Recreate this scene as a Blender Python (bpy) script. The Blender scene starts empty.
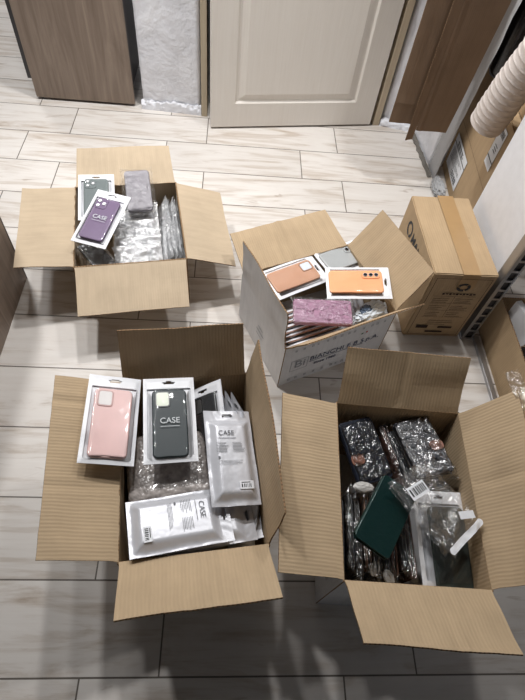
import bpy, bmesh, math, random
from mathutils import Vector, Matrix, Euler, noise
C = bpy.context.scene.collection
PI = math.pi
R = math.radians
random.seed(7)

# ------------------------------------------------------------------ camera
CAM_H = 1.365
def cam_rot(t, r, a):
    f = Vector((0, math.sin(t), -math.cos(t))); u0 = Vector((0, math.cos(t), math.sin(t))); x0 = Vector((1, 0, 0))
    x = x0 * math.cos(r) + u0 * math.sin(r); u = u0 * math.cos(r) - x0 * math.sin(r)
    Z = Matrix.Rotation(a, 3, 'Z')
    x, u, f = Z @ x, Z @ u, Z @ f
    return Matrix(((x.x, u.x, -f.x), (x.y, u.y, -f.y), (x.z, u.z, -f.z)))
cd = bpy.data.cameras.new('camera')
cam = bpy.data.objects.new('camera', cd); C.objects.link(cam)
cd.sensor_fit = 'VERTICAL'; cd.sensor_height = 24; cd.lens = 24 * 500 / 700
cd.clip_start = 0.05
cam.matrix_world = Matrix.Translation((0, 0, CAM_H)) @ cam_rot(0.59894, 0.15539, -0.13774).to_4x4()
bpy.context.scene.camera = cam

# ------------------------------------------------------------------ light
sc = bpy.context.scene
sc.view_settings.view_transform = 'Standard'
sc.view_settings.look = 'None'
sc.view_settings.gamma = 1
sc.view_settings.use_curve_mapping = False
sc.view_settings.exposure = 0.0
sc.cycles.transparent_max_bounces = 24
w = bpy.data.worlds.new('room_ambient'); sc.world = w; w.use_nodes = True
w.node_tree.nodes['Background'].inputs[0].default_value = (0.93, 0.96, 1.0, 1)
w.node_tree.nodes['Background'].inputs[1].default_value = 0.04
def lamp(name, loc, power, size, target=None, spread=180, color=(1, .99, .98)):
    l = bpy.data.lights.new(name, 'AREA'); l.energy = power; l.shape = 'DISK'; l.size = size; l.color = color; l.spread = math.radians(spread)
    o = bpy.data.objects.new(name, l); C.objects.link(o); o.location = loc
    d = (Vector(target) - Vector(loc)) if target else Vector((0, 0, -1))
    o.rotation_euler = d.to_track_quat('-Z', 'Y').to_euler()
    return o
lamp('ceiling_light', (-0.95, 1.60, 2.55), 16, .14, (-.5, 1.7, 0), 125)
lamp('ceiling_light', (-0.10, 1.85, 2.55), 15, .14, (0, 1.85, 0), 125)
lamp('ceiling_light', (0.75, 1.60, 2.55), 9, .14, (.5, 1.7, 0), 125)
lamp('ceiling_light', (-0.45, 1.30, 2.55), 5, .14, (-.1, 1.5, 0), 125)
lamp('ceiling_light', (-1.6, 3.3, 2.55), 22, .3, (-1, 2.6, 0))

# ------------------------------------------------------------------ materials
def lin(c):
    return tuple(((v / 255) / 12.92 if v / 255 <= .04045 else ((v / 255 + .055) / 1.055) ** 2.4) for v in c) + (1,)
class NT:
    def __init__(s, name):
        s.m = bpy.data.materials.new(name); s.m.use_nodes = True; s.t = s.m.node_tree
        s.b = s.t.nodes['Principled BSDF']; s.o = s.t.nodes['Material Output']
    def n(s, typ, **k):
        x = s.t.nodes.new('ShaderNode' + typ)
        for a, v in k.items(): setattr(x, a, v)
        return x
    def l(s, a, b): s.t.links.new(a, b)
    def math(s, op, a, b=None, c=None):
        x = s.n('Math', operation=op)
        for i, v in enumerate((a, b, c)):
            if v is None: continue
            if isinstance(v, (int, float)): x.inputs[i].default_value = v
            else: s.l(v, x.inputs[i])
        return x.outputs[0]
    def mix(s, fac, a, b):
        x = s.n('MixRGB')
        for i, v in enumerate((fac, a, b)):
            if isinstance(v, (int, float)): x.inputs[i].default_value = v
            elif isinstance(v, tuple): x.inputs[i].default_value = v
            else: s.l(v, x.inputs[i])
        return x.outputs[0]
    def ramp(s, f, stops):
        x = s.n('ValToRGB'); e = x.color_ramp.elements
        while len(e) < len(stops): e.new(.5)
        for q, (p, c) in zip(e, stops): q.position = p; q.color = c
        s.l(f, x.inputs[0]); return x.outputs[0]
    def noise(s, vec, scale, detail=4, rough=.55, dist=0):
        x = s.n('TexNoise'); x.inputs['Scale'].default_value = scale; x.inputs['Detail'].default_value = detail
        x.inputs['Roughness'].default_value = rough; x.inputs['Distortion'].default_value = dist
        if vec: s.l(vec, x.inputs['Vector'])
        return x.outputs[0]
    def bump(s, h, dist=.001, strength=1):
        x = s.n('Bump'); x.inputs['Distance'].default_value = dist; x.inputs['Strength'].default_value = strength
        s.l(h, x.inputs['Height']); s.l(x.outputs[0], s.b.inputs['Normal']); return x.outputs[0]
    def mapped(s, kind, scale=(1, 1, 1)):
        tc = s.n('TexCoord'); mp = s.n('Mapping'); mp.inputs['Scale'].default_value = scale
        s.l(tc.outputs[kind], mp.inputs[0]); return mp.outputs[0]

def plain(name, col, rough=.6, metal=0, spec=.5, bump=None, coat=0):
    m = NT(name); m.b.inputs['Base Color'].default_value = lin(col); m.b.inputs['Roughness'].default_value = rough
    m.b.inputs['Metallic'].default_value = metal; m.b.inputs['Specular IOR Level'].default_value = spec
    m.b.inputs['Coat Weight'].default_value = coat
    v = m.mapped('Object')
    nz = m.noise(v, 30, 3)
    c = lin(col)
    m.l(m.mix(nz, tuple(x * .92 for x in c[:3]) + (1,), tuple(min(1, x * 1.08) for x in c[:3]) + (1,)), m.b.inputs['Base Color'])
    if bump: m.bump(m.noise(v, bump[0], 3), bump[1])
    return m.m

def cardboard(name, col, flute=.10, dark=.9, rough=.85):
    m = NT(name); uv = m.n('UVMap').outputs[0]
    sep = m.n('SeparateXYZ'); m.l(uv, sep.inputs[0])
    ph = m.math('MULTIPLY', sep.outputs[0], 2 * PI / .0075)
    wob = m.math('MULTIPLY', m.noise(uv, 14, 2), 5)
    s = m.math('SINE', m.math('ADD', ph, wob))
    s01 = m.math('MULTIPLY_ADD', s, .5, .5)
    mp = m.n('Mapping'); mp.inputs['Scale'].default_value = (60, 6, 1); m.l(uv, mp.inputs[0])
    streak = m.noise(mp.outputs[0], 1, 4, .6)
    blot = m.noise(uv, 9, 4, .6)
    c = lin(col)
    k = m.math('ADD', m.math('MULTIPLY', streak, .5), m.math('MULTIPLY', blot, .5))
    base = m.ramp(k, [(.3, tuple(x * .86 for x in c[:3]) + (1,)), (.7, tuple(min(1, x * 1.1) for x in c[:3]) + (1,))])
    base2 = m.mix(m.math('MULTIPLY', m.math('SUBTRACT', 1, s01), flute), base, tuple(x * .55 for x in c[:3]) + (1,))
    m.l(base2, m.b.inputs['Base Color']); m.b.inputs['Roughness'].default_value = rough
    m.b.inputs['Specular IOR Level'].default_value = .25
    h = m.math('ADD', m.math('MULTIPLY', s01, flute * 4), m.math('MULTIPLY', blot, 1.2))
    m.bump(h, .0012, .7)
    return m.m
def board_edge(name, col):
    m = NT(name); uv = m.n('UVMap').outputs[0]; sep = m.n('SeparateXYZ'); m.l(uv, sep.inputs[0])
    s = m.math('SINE', m.math('MULTIPLY', sep.outputs[0], 2 * PI / .0075))
    c = lin(col)
    m.l(m.mix(m.math('GREATER_THAN', s, .2), c, tuple(x * .45 for x in c[:3]) + (1,)), m.b.inputs['Base Color'])
    m.b.inputs['Roughness'].default_value = .9
    return m.m
KRAFT = cardboard('kraft_cardboard', (184, 166, 142), .04)
KRAFT2 = cardboard('fluted_cardboard', (186, 163, 133), .10)
KRAFT_BROWN = cardboard('brown_cardboard', (178, 153, 121), .04)
WHITEB = cardboard('white_faced_cardboard', (214, 214, 216), .02)
EDGE = board_edge('cardboard_edge', (150, 120, 88))

def film(name, tint=(1, 1, 1, 1), haze=.06, scale=60, rough=.12, bumpd=.002, gl=.12):
    m = NT(name); t = m.t; t.nodes.remove(m.b)
    tr = m.n('BsdfTransparent'); tr.inputs[0].default_value = tint
    g = m.n('BsdfGlossy'); g.inputs['Roughness'].default_value = rough
    d = m.n('BsdfDiffuse'); d.inputs[0].default_value = (.85, .86, .88, 1)
    fr = m.n('Fresnel'); fr.inputs[0].default_value = 1.38
    v = m.mapped('Object'); h = m.noise(v, scale, 3, .55, 1.2)
    b = m.n('Bump'); b.inputs['Distance'].default_value = bumpd; m.l(h, b.inputs['Height'])
    m.l(b.outputs[0], g.inputs['Normal']); m.l(b.outputs[0], fr.inputs['Normal'])
    f = m.math('ADD', m.math('MULTIPLY', fr.outputs[0], 1.0), gl)
    m1 = m.n('MixShader'); m1.inputs[0].default_value = haze; m.l(tr.outputs[0], m1.inputs[1]); m.l(d.outputs[0], m1.inputs[2])
    m2 = m.n('MixShader'); m.l(f, m2.inputs[0]); m.l(m1.outputs[0], m2.inputs[1]); m.l(g.outputs[0], m2.inputs[2])
    m.l(m2.outputs[0], m.o.inputs[0])
    return m.m
FILM = film('clear_film', haze=.01, gl=.02, scale=12, rough=.055, bumpd=.001)
BAGFILM = film('wrinkled_clear_bag', haze=.02, scale=38, rough=.16, bumpd=.008, gl=.12)
LIGHTFILM = film('light_clear_wrap', haze=.004, scale=50, rough=.2, bumpd=.008, gl=.02)
SILVERBAG = film('frosted_bag', haze=.42, scale=42, rough=.2, bumpd=.009, gl=.26)
DARKFILM = film('thin_clear_wrap', haze=.003, scale=38, rough=.16, bumpd=.008, gl=.12)
POUCH = plain('white_pouch_plastic', (230, 231, 235), .38, 0, .5, (18, .002))
PEARL = plain('pearl_pouch_plastic', (204, 205, 211), .34, .15, .5, (14, .003))
INK = plain('grey_print', (112, 114, 120), .6)
BLACKINK = plain('black_print', (28, 28, 32), .6)
PAPER = plain('white_label_paper', (228, 230, 234), .55)

def floor_mat():
    m = NT('wood_look_tiles'); tc = m.n('TexCoord'); sep = m.n('SeparateXYZ'); m.l(tc.outputs['Object'], sep.inputs[0])
    X, Y = sep.outputs[0], sep.outputs[1]
    r = m.math('DIVIDE', m.math('SUBTRACT', 2.2325, Y), .2012); row = m.math('FLOOR', r); fr = m.math('SUBTRACT', r, row)
    par = m.math('FLOORED_MODULO', row, 2)
    off = m.math('MULTIPLY_ADD', par, -.175, .484)
    c = m.math('DIVIDE', m.math('SUBTRACT', X, off), .6); col = m.math('FLOOR', c); fc = m.math('SUBTRACT', c, col)
    ex = m.math('MULTIPLY', m.math('MINIMUM', fc, m.math('SUBTRACT', 1, fc)), .6)
    ey = m.math('MULTIPLY', m.math('MINIMUM', fr, m.math('SUBTRACT', 1, fr)), .2012)
    e = m.math('MINIMUM', ex, ey)
    grout = m.math('LESS_THAN', e, .0019)
    cb = m.n('CombineXYZ'); m.l(row, cb.inputs[0]); m.l(col, cb.inputs[1])
    wn = m.n('TexWhiteNoise'); m.l(cb.outputs[0], wn.inputs[0]); rnd = wn.outputs[0]
    # plank space
    cx = m.n('CombineXYZ'); m.l(m.math('MULTIPLY_ADD', rnd, 37, X), cx.inputs[0]); m.l(m.math('MULTIPLY', Y, 1), cx.inputs[1]); m.l(m.math('MULTIPLY', rnd, 9), cx.inputs[2])
    mp = m.n('Mapping'); mp.inputs['Scale'].default_value = (1.7, 11, 1); m.l(cx.outputs[0], mp.inputs[0])
    g1 = m.noise(mp.outputs[0], 1.5, 6, .62, 1.2)
    mp2 = m.n('Mapping'); mp2.inputs['Scale'].default_value = (5, 75, 1); m.l(cx.outputs[0], mp2.inputs[0])
    g2 = m.noise(mp2.outputs[0], 1.2, 5, .6, .4)
    mp3 = m.n('Mapping'); mp3.inputs['Scale'].default_value = (3.2, 13, 1); m.l(cx.outputs[0], mp3.inputs[0])
    g3 = m.noise(mp3.outputs[0], 1.6, 3, .5, 1.5)
    k = m.math('ADD', m.math('MULTIPLY', g1, .7), m.math('MULTIPLY', g2, .3))
    base = m.ramp(k, [(.28, lin((158, 141, 125))), (.38, lin((190, 179, 168))), (.50, lin((212, 206, 200))), (.75, lin((222, 218, 213)))])
    knots = m.ramp(g3, [(.66, (0, 0, 0, 1)), (.80, (1, 1, 1, 1))])
    base = m.mix(m.math('MULTIPLY', knots, .7), base, lin((138, 116, 96)))
    tone = m.math('MULTIPLY_ADD', rnd, .12, .90)
    mul = m.n('MixRGB', blend_type='MULTIPLY'); mul.inputs[0].default_value = 1; m.l(base, mul.inputs[1]); m.l(tone, mul.inputs[2])
    fin = m.mix(grout, mul.outputs[0], lin((104, 97, 90)))
    m.l(fin, m.b.inputs['Base Color'])
    m.b.inputs['Roughness'].default_value = .42; m.b.inputs['Specular IOR Level'].default_value = .4
    h = m.math('SUBTRACT', m.math('MULTIPLY', g2, .25), m.math('MULTIPLY', grout, 1))
    m.bump(h, .0012, .6)
    return m.m
def plaster():
    m = NT('white_plaster'); v = m.mapped('Object')
    n1 = m.noise(v, 7, 5, .6, .5); n2 = m.noise(v, 45, 4, .6)
    m.l(m.ramp(n1, [(.3, lin((216, 217, 223))), (.7, lin((236, 237, 242)))]), m.b.inputs['Base Color'])
    m.b.inputs['Roughness'].default_value = .55
    m.bump(m.math('ADD', m.math('MULTIPLY', n1, 1), m.math('MULTIPLY', n2, .35)), .012, .8)
    return m.m
def rough_plaster():
    m = NT('rough_patched_plaster'); v = m.mapped('Object')
    n1 = m.noise(v, 25, 6, .7, 1); 
    m.l(m.ramp(n1, [(.35, lin((160, 158, 158))), (.6, lin((218, 219, 224)))]), m.b.inputs['Base Color'])
    m.b.inputs['Roughness'].default_value = .6; m.bump(n1, .01, 1)
    return m.m
def wood(name, c0, c1, scale=(14, 14, 1.3)):
    m = NT(name); v = m.mapped('Object', scale)
    g = m.noise(v, 1.6, 6, .6, 1.3); g2 = m.noise(m.mapped('Object', (90, 90, 3)), 1, 4)
    k = m.math('ADD', m.math('MULTIPLY', g, .75), m.math('MULTIPLY', g2, .25))
    m.l(m.ramp(k, [(.3, lin(c0)), (.7, lin(c1))]), m.b.inputs['Base Color'])
    m.b.inputs['Roughness'].default_value = .5; m.bump(g2, .0006)
    return m.m
FLOOR = floor_mat(); PLASTER = plaster(); ROUGH = rough_plaster()
OAK = wood('grey_brown_wood_laminate', (108, 92, 80), (150, 134, 120))
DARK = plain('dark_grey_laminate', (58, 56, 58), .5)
DOORM = wood('beige_painted_door', (222, 216, 208), (228, 223, 216), (40, 40, 2))
TRIM = wood('raw_wood_trim', (176, 160, 136), (200, 186, 162))
METAL = plain('galvanised_steel', (170, 170, 172), .35, .8)
WHITEP = plain('white_sheet_panel', (238, 239, 243), .5)
BLACKP = plain('black_glossy_plastic', (14, 14, 16), .22, 0, .5)
HOSEM = plain('cream_ribbed_plastic', (226, 216, 210), .45)
GREYP = plain('shaded_white_plaster', (176, 176, 178), .7, 0, .3, (20, .004))  # white wall plaster under the hanging box, its shade put into the grey
TAPE = plain('brown_packing_tape', (168, 136, 96), .28)

# ------------------------------------------------------------------ helpers
def mesh(name, verts, faces, mats, parent=None, idx=None, uvs=None, smooth=False, loc=None):
    me = bpy.data.meshes.new(name); me.from_pydata([tuple(v) for v in verts], [], faces)
    for m in (mats if isinstance(mats, (list, tuple)) else [mats]): me.materials.append(m)
    if idx: me.polygons.foreach_set('material_index', idx)
    if uvs:
        l = me.uv_layers.new(name='UVMap'); k = 0
        for f, fu in zip(me.polygons, uvs):
            for j in range(len(f.vertices)): l.data[k].uv = fu[j]; k += 1
    if smooth: me.polygons.foreach_set('use_smooth', [True] * len(me.polygons))
    me.update()
    o = bpy.data.objects.new(name, me); C.objects.link(o)
    if parent: o.parent = parent
    if loc: o.location = loc
    return o
def bm_obj(name, bm, mats, parent=None, smooth=False):
    me = bpy.data.meshes.new(name); bm.to_mesh(me); bm.free()
    for m in (mats if isinstance(mats, (list, tuple)) else [mats]): me.materials.append(m)
    if smooth: me.polygons.foreach_set('use_smooth', [True] * len(me.polygons))
    o = bpy.data.objects.new(name, me); C.objects.link(o)
    if parent: o.parent = parent
    return o
def tag(o, label, cat, group=None, kind=None):
    if label: o['label'] = label
    if cat: o['category'] = cat
    if group: o['group'] = group
    if kind: o['kind'] = kind
    return o
def thing(name, label, cat, loc=(0, 0, 0), rot=(0, 0, 0), group=None):
    o = bpy.data.objects.new(name, None); C.objects.link(o); o.empty_display_size = .05
    o.location = loc; o.rotation_mode = 'YXZ'; o.rotation_euler = (R(rot[1]), R(rot[2]), R(rot[0]))
    return tag(o, label, cat, group)     # rot = yaw, pitch, roll in degrees
def struct(o):
    o['kind'] = 'structure'; return o
def box(name, lo, hi, mat, parent=None, bevel=.0):
    bm = bmesh.new(); bmesh.ops.create_cube(bm, size=1)
    lo = Vector(lo); hi = Vector(hi)
    for v in bm.verts: v.co = Vector(((lo[i] + hi[i]) / 2 + v.co[i] * (hi[i] - lo[i]) for i in range(3)))
    if bevel: bmesh.ops.bevel(bm, geom=bm.edges[:], offset=bevel, segments=2, affect='EDGES', profile=.5)
    return bm_obj(name, bm, mat, parent)
def rrect(w, l, r, n=6):
    pts = []
    for cx, cy, a0 in ((w / 2 - r, l / 2 - r, 0), (-w / 2 + r, l / 2 - r, 90), (-w / 2 + r, -l / 2 + r, 180), (w / 2 - r, -l / 2 + r, 270)):
        for i in range(n + 1):
            a = R(a0 + 90 * i / n); pts.append((cx + r * math.cos(a), cy + r * math.sin(a)))
    return pts
def slab(name, w, l, z0, z1, r, bev, mat, parent=None, at=(0, 0), mats=None, top_idx=0):
    V = []; F = []; n = 6; N = 4 * (n + 1)
    for ins, z in ((bev, z0), (bev * .3, z0 + bev * .3), (0, z0 + bev), (0, z1 - bev), (bev * .3, z1 - bev * .3), (bev, z1)):
        for x, y in rrect(w - 2 * ins, l - 2 * ins, max(r - ins, .0004), n): V.append((x + at[0], y + at[1], z))
    for k in range(5):
        for i in range(N): j = (i + 1) % N; F.append((k * N + i, k * N + j, (k + 1) * N + j, (k + 1) * N + i))
    F.append(tuple(range(N - 1, -1, -1))); F.append(tuple(5 * N + i for i in range(N)))
    idx = [0] * (len(F) - 1) + [top_idx]
    o = mesh(name, V, F, mats or mat, parent, idx)
    for p in o.data.polygons: p.use_smooth = len(p.vertices) == 4
    return o
def disc(name, r, z0, z1, mat, parent, at, n=16):
    bm = bmesh.new(); bmesh.ops.create_cone(bm, cap_ends=True, segments=n, radius1=r, radius2=r * .9, depth=z1 - z0)
    for v in bm.verts: v.co += Vector((at[0], at[1], (z0 + z1) / 2))
    return bm_obj(name, bm, mat, parent)
def text(name, s, size, mat, parent, M, align='CENTER', bold=False):
    cu = bpy.data.curves.new(name, 'FONT'); cu.body = s; cu.size = size; cu.align_x = align; cu.extrude = .00015
    if bold: cu.offset = size * .02
    o = bpy.data.objects.new(name, cu); C.objects.link(o)
    me = bpy.data.meshes.new_from_object(o.evaluated_get(bpy.context.evaluated_depsgraph_get()))
    bpy.data.objects.remove(o); me.materials.clear(); me.materials.append(mat); me.transform(M)
    o = bpy.data.objects.new(name, me); C.objects.link(o); o.parent = parent
    return o
def bars(name, rects, mat, parent, M):
    """print: flat ink marks on a surface. rects (x0,y0,x1,y1)"""
    V = []; F = []
    for x0, y0, x1, y1 in rects:
        k = len(V); V += [M @ Vector(p) for p in ((x0, y0, 0), (x1, y0, 0), (x1, y1, 0), (x0, y1, 0))]; F.append((k, k + 1, k + 2, k + 3))
    return mesh(name, V, F, mat, parent)
def lines_block(x0, y0, x1, y1, n, rnd, fill=.45):
    out = []; h = (y1 - y0) / n
    for i in range(n): out.append((x0, y0 + i * h, x0 + (x1 - x0) * rnd.uniform(.6, 1), y0 + i * h + h * fill))
    return out
def barcode(x0, y0, x1, y1, n, rnd):
    out = []; x = x0
    while x < x1:
        wd = (x1 - x0) / n * rnd.uniform(.4, 1.4); out.append((x, y0, min(x + wd, x1), y1)); x += wd + (x1 - x0) / n * rnd.uniform(.5, 1.3)
    return out

# ---------------------------------------------------------------- cardboard panel: hinge A->B, grows along d, inner normal m
def panel(name, A, B, d, L, m, mats, parent, s0=0, s1=0, T=.0035, seed=0, warp=.0, creases=(), notch=0, cross=()):
    A, B, d, m = Vector(A), Vector(B), Vector(d), Vector(m); t = (B - A).normalized(); wid = (B - A).length
    nu, nv = max(8, int(wid / .016)), max(6, int(L / .016)); V = []
    for side in (0, 1):
        for j in range(nv + 1):
            v = j / nv
            for i in range(nu + 1):
                u = i / nu; sh = (s0 * (1 - u) + s1 * u) * v
                g = notch * (1 - 2 * u) * min(1, v * 12)
                h = noise.noise(Vector((u * 2.1 + seed * 3.7, v * 1.8, seed))) * warp * min(1, v * 2)
                for c, amp in creases: h -= amp * math.exp(-((u - c) * wid / .006) ** 2) * min(1, v * 6)
                for c, amp in cross: h -= amp * math.exp(-((v - c) * L / .005) ** 2)
                e = noise.noise(Vector((u * 30, seed, 3))) * .0012 if j == nv else 0
                V.append(A + t * (u * wid + sh + g) + d * (v * L + e) + m * (h - side * T))
    F = []; I = []; U = []; W = nu + 1; off = W * (nv + 1)
    def uv(i, j): return (i / nu * wid + seed * .13, j / nv * L)
    flip = (t.cross(d)).dot(m) < 0
    for j in range(nv):
        for i in range(nu):
            q = [(i, j), (i + 1, j), (i + 1, j + 1), (i, j + 1)]
            for side in (0, 1):
                f = [a + b * W + side * off for a, b in q]; u = [uv(a, b) for a, b in q]
                if (side == 1) != flip: f.reverse(); u.reverse()
                F.append(f); I.append(0 if side == 0 else 1); U.append(u)
    rim = [(i, 0) for i in range(nu)] + [(nu, j) for j in range(nv)] + [(i, nv) for i in range(nu, 0, -1)] + [(0, j) for j in range(nv, 0, -1)]
    s = 0
    for k in range(len(rim)):
        a, b = rim[k], rim[(k + 1) % len(rim)]
        ia, ib = a[0] + a[1] * W, b[0] + b[1] * W
        f = [ib, ia, ia + off, ib + off]
        if flip: f.reverse()
        F.append(f); I.append(2); U.append([(s, 0), (s + .016, 0), (s + .016, .003), (s, .003)]); s += .016
    return mesh(name, V, F, mats, parent, I, U, smooth=False)

def carton(label, cx, cy, rot, w, d, h, flaps, inner, outer, cat='box', seed=1, creases={}, name='cardboard_box', z=0, wall_h=None, cross={}):
    t = thing(name, label, cat, (cx, cy, z), (rot, 0, 0))
    P = {'back': ((-w/2, d/2), (w/2, d/2), (0, 1)), 'right': ((w/2, d/2), (w/2, -d/2), (1, 0)),
         'front': ((w/2, -d/2), (-w/2, -d/2), (0, -1)), 'left': ((-w/2, -d/2), (-w/2, d/2), (-1, 0))}
    mats = [inner, outer, EDGE]
    for i, (s, (a, b, n)) in enumerate(P.items()):
        n = Vector((n[0], n[1], 0)); A = Vector((a[0], a[1], 0)); B = Vector((b[0], b[1], 0))
        ex = (B - A).normalized() * (.0035 if s in ('left', 'right') else 0)
        panel('side_panel', A - ex, B + ex, (0, 0, 1), h, -n, mats, t, seed=seed + i, warp=.001)
        if s in flaps:
            th, L, s0, s1 = flaps[s]; th = R(th)
            dv = n * math.cos(th) + Vector((0, 0, 1)) * math.sin(th); m = -n * math.sin(th) + Vector((0, 0, 1)) * math.cos(th)
            up = Vector((0, 0, h))
            panel('flap', A + up, B + up, dv, L, m, mats, t, s0, s1, seed=seed + 5 + i, warp=.006, creases=creases.get(s, ()), notch=.002, cross=cross.get(s, ((.04, .0012),)))
    box('bottom_panel', (-w/2, -d/2, 0), (w/2, d/2, .004), outer, t)
    return t

# ------------------------------------------------------------------ structure
mesh_floor = box('floor', (-3.2, -1.2, -.02), (2.6, 4.6, 0), FLOOR); struct(mesh_floor)
# back wall, left piece (plaster), above/beside door
def rough_wall(name, A, B, z1, mat, thick=.1, amp=.004, seed=0, low=.09):
    """plastered wall from A to B (front edge), thickness away from the room, lumpy front"""
    A, B = Vector((*A, 0)), Vector((*B, 0)); t = (B - A).normalized(); n = Vector((-t.y, t.x, 0)); wl = (B - A).length
    nu, nv = max(6, int(wl / .012)), 60; V = []
    for j in range(nv + 1):
        z = z1 * (j / nv) ** 1.6
        for i in range(nu + 1):
            u = i / nu; p = A + t * (u * wl) + Vector((0, 0, z))
            k = noise.noise(p * 9 + Vector((seed, 0, 0))) * amp + noise.noise(p * 35) * amp * .5
            if z < low: k += abs(noise.noise(p * 60)) * amp * 2 - .002
            e = min(u, 1 - u) * wl
            if e < .02: k += noise.noise(p * 80) * .004
            V.append(p - n * (k + (0 if 0 < i < nu else -thick)) )
    W = nu + 1
    F = [(i + j * W, i + 1 + j * W, i + 1 + (j + 1) * W, i + (j + 1) * W) for j in range(nv) for i in range(nu)]
    o = mesh(name, V, F, mat, smooth=True); return struct(o)
rough_wall('wall_back', (-.432, 2.272), (-.150, 2.256), 2.6, PLASTER, seed=2)
rough_wall('wall_back_right', (.715, 2.306), (.885, 2.270), 2.6, PLASTER, seed=5, amp=.006)
rough_wall('wall_right', (.880, 2.275), (.905, 1.985), 2.6, PLASTER, seed=9)
o = rough_wall('wall_right_end', (.902, 1.985), (.907, 1.895), 2.6, GREYP, seed=3, thick=.004, amp=.001)
for v in o.data.vertices: v.co.y -= .11 * min(v.co.z, .9) * (1 - (v.co.y - 1.88) / .105)
struct(box('wall_above_door', (-.432, 2.275, 2.06), (.9, 2.375, 2.6), PLASTER))
struct(box('wall_far', (-3.2, 4.55, 0), (-.33, 4.6, 2.6), PLASTER))
struct(box('wall_side_right', (1.75, -1.2, 0), (1.8, 2.3, 2.6), PLASTER))
struct(box('wall_hall', (-.33, 2.40, 0), (-.30, 4.6, 2.6), PLASTER))
struct(box('trim_1', (-.150, 2.244, 0), (-.123, 2.36, 2.1), TRIM, bevel=.002))
tr = struct(box('trim_2', (-.016, -.02, 0), (.016, .09, 2.1), TRIM, bevel=.002)); tr.location = (.694, 2.300, 0); tr.rotation_euler.z = R(10)
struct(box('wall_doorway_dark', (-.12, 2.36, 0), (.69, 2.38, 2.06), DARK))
# rough patch along the foot of the back wall
def rubble_strip(name, A, B, h, dep, seed, mat=PLASTER):
    A, B = Vector(A), Vector(B); L = (B - A).length; t = (B - A) / L; n = Vector((t.y, -t.x, 0))
    nu, nv = int(L / .006), 8; V = []
    for i in range(nu + 1):
        p = A + t * (i * L / nu)
        for j in range(nv + 1):
            a = j / nv * PI / 2
            k = 1 + .5 * noise.noise(Vector((p.x * 40 + seed, p.y * 40, j * .9)))
            V.append(p + n * (dep * math.cos(a) * k) + Vector((0, 0, h * math.sin(a) * k)))
    W = nv + 1
    F = [(i * W + j, (i + 1) * W + j, (i + 1) * W + j + 1, i * W + j + 1) for i in range(nu) for j in range(nv)]
    return struct(mesh(name, V, F, mat, smooth=True))
rubble_strip('trim_3', (-.43, 2.270, 0), (-.152, 2.253, 0), .045, .004, 3, PLASTER)
rubble_strip('trim_4', (.72, 2.300, 0), (.884, 2.262, 0), .03, .02, 8)
rubble_strip('trim_5', (.878, 2.262, 0), (.90, 1.90, 0), .012, .016, 5, plain('grey_mortar_crumbs', (120, 116, 110), .9, 0, .3, (90, .01)))
# door leaf, slightly ajar
door = bpy.data.objects.new('door_1', None); C.objects.link(door); struct(door)
door.location = (-.101, 2.147, .010); door.rotation_euler.z = math.atan2(.123, .759)
def door_leaf():
    W, Hh, T = .775, 2.02, .04; V = []; F = []
    loops = [(0, 0, 0), (.107, .110, 0), (.116, .119, -.007), (.124, .127, -.007), (.150, .150, .0), (.152, .152, .001)]
    def rect(x0, x1, z0, z1, y): return [(x0, y, z0), (x1, y, z0), (x1, y, z1), (x0, y, z1)]
    z_top = 1.0
    for a, b, dep in loops:
        z0 = b; x1 = W - a - (-.010 if a > 0 else 0); zt = z_top + .1 - b if a > 0 else Hh
        V += rect(a, x1, z0, zt, -dep)
    for k in range(len(loops) - 1):
        for i in range(4): j = (i + 1) % 4; F.append((k * 4 + i, k * 4 + j, (k + 1) * 4 + j, (k + 1) * 4 + i))
    k = (len(loops) - 1) * 4; F.append((k, k + 1, k + 2, k + 3))
    b = len(V); V += rect(0, W, 0, Hh, T); F.append((b + 3, b + 2, b + 1, b))
    for i in range(4): j = (i + 1) % 4; F.append((j, i, b + i, b + j))
    o = mesh('door_panel', V, F, DOORM, door)
    return o
door_leaf()
hd = box('door_handle', (.70, -.05, 1.0), (.72, 0, 1.02), METAL, door)

# ------------------------------------------------------------------ cabinets
t = thing('cabinet', 'grey-brown wood-grain cabinet standing against the white plaster wall left of the door', 'cabinet', (-.69, 2.28, 0))
box('door', (-.222, 0, .012), (.226, .02, .85), OAK, t, .001)
box('body', (-.247, .022, .085), (.224, .42, .84), DARK, t, .001)
for x in (-.18, .15): box('leg', (x, .06, 0), (x + .04, .10, .085), DARK, t, .002)
for x in (-.18, .15): box('leg', (x, .34, 0), (x + .04, .38, .085), DARK, t, .002)
t = thing('side_cabinet', 'brown wood-grain cabinet at the left edge, cut by the photo frame', 'cabinet', (-.93, .86, 0))
box('side_panel', (.222, -.4, .0), (.240, .322, .75), OAK, t, .001)
box('edge_strip', (.221, .322, .0), (.241, .325, .75), DARK, t)
box('body', (-.22, -.38, .0), (.221, .31, .74), DARK, t, .001)

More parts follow.
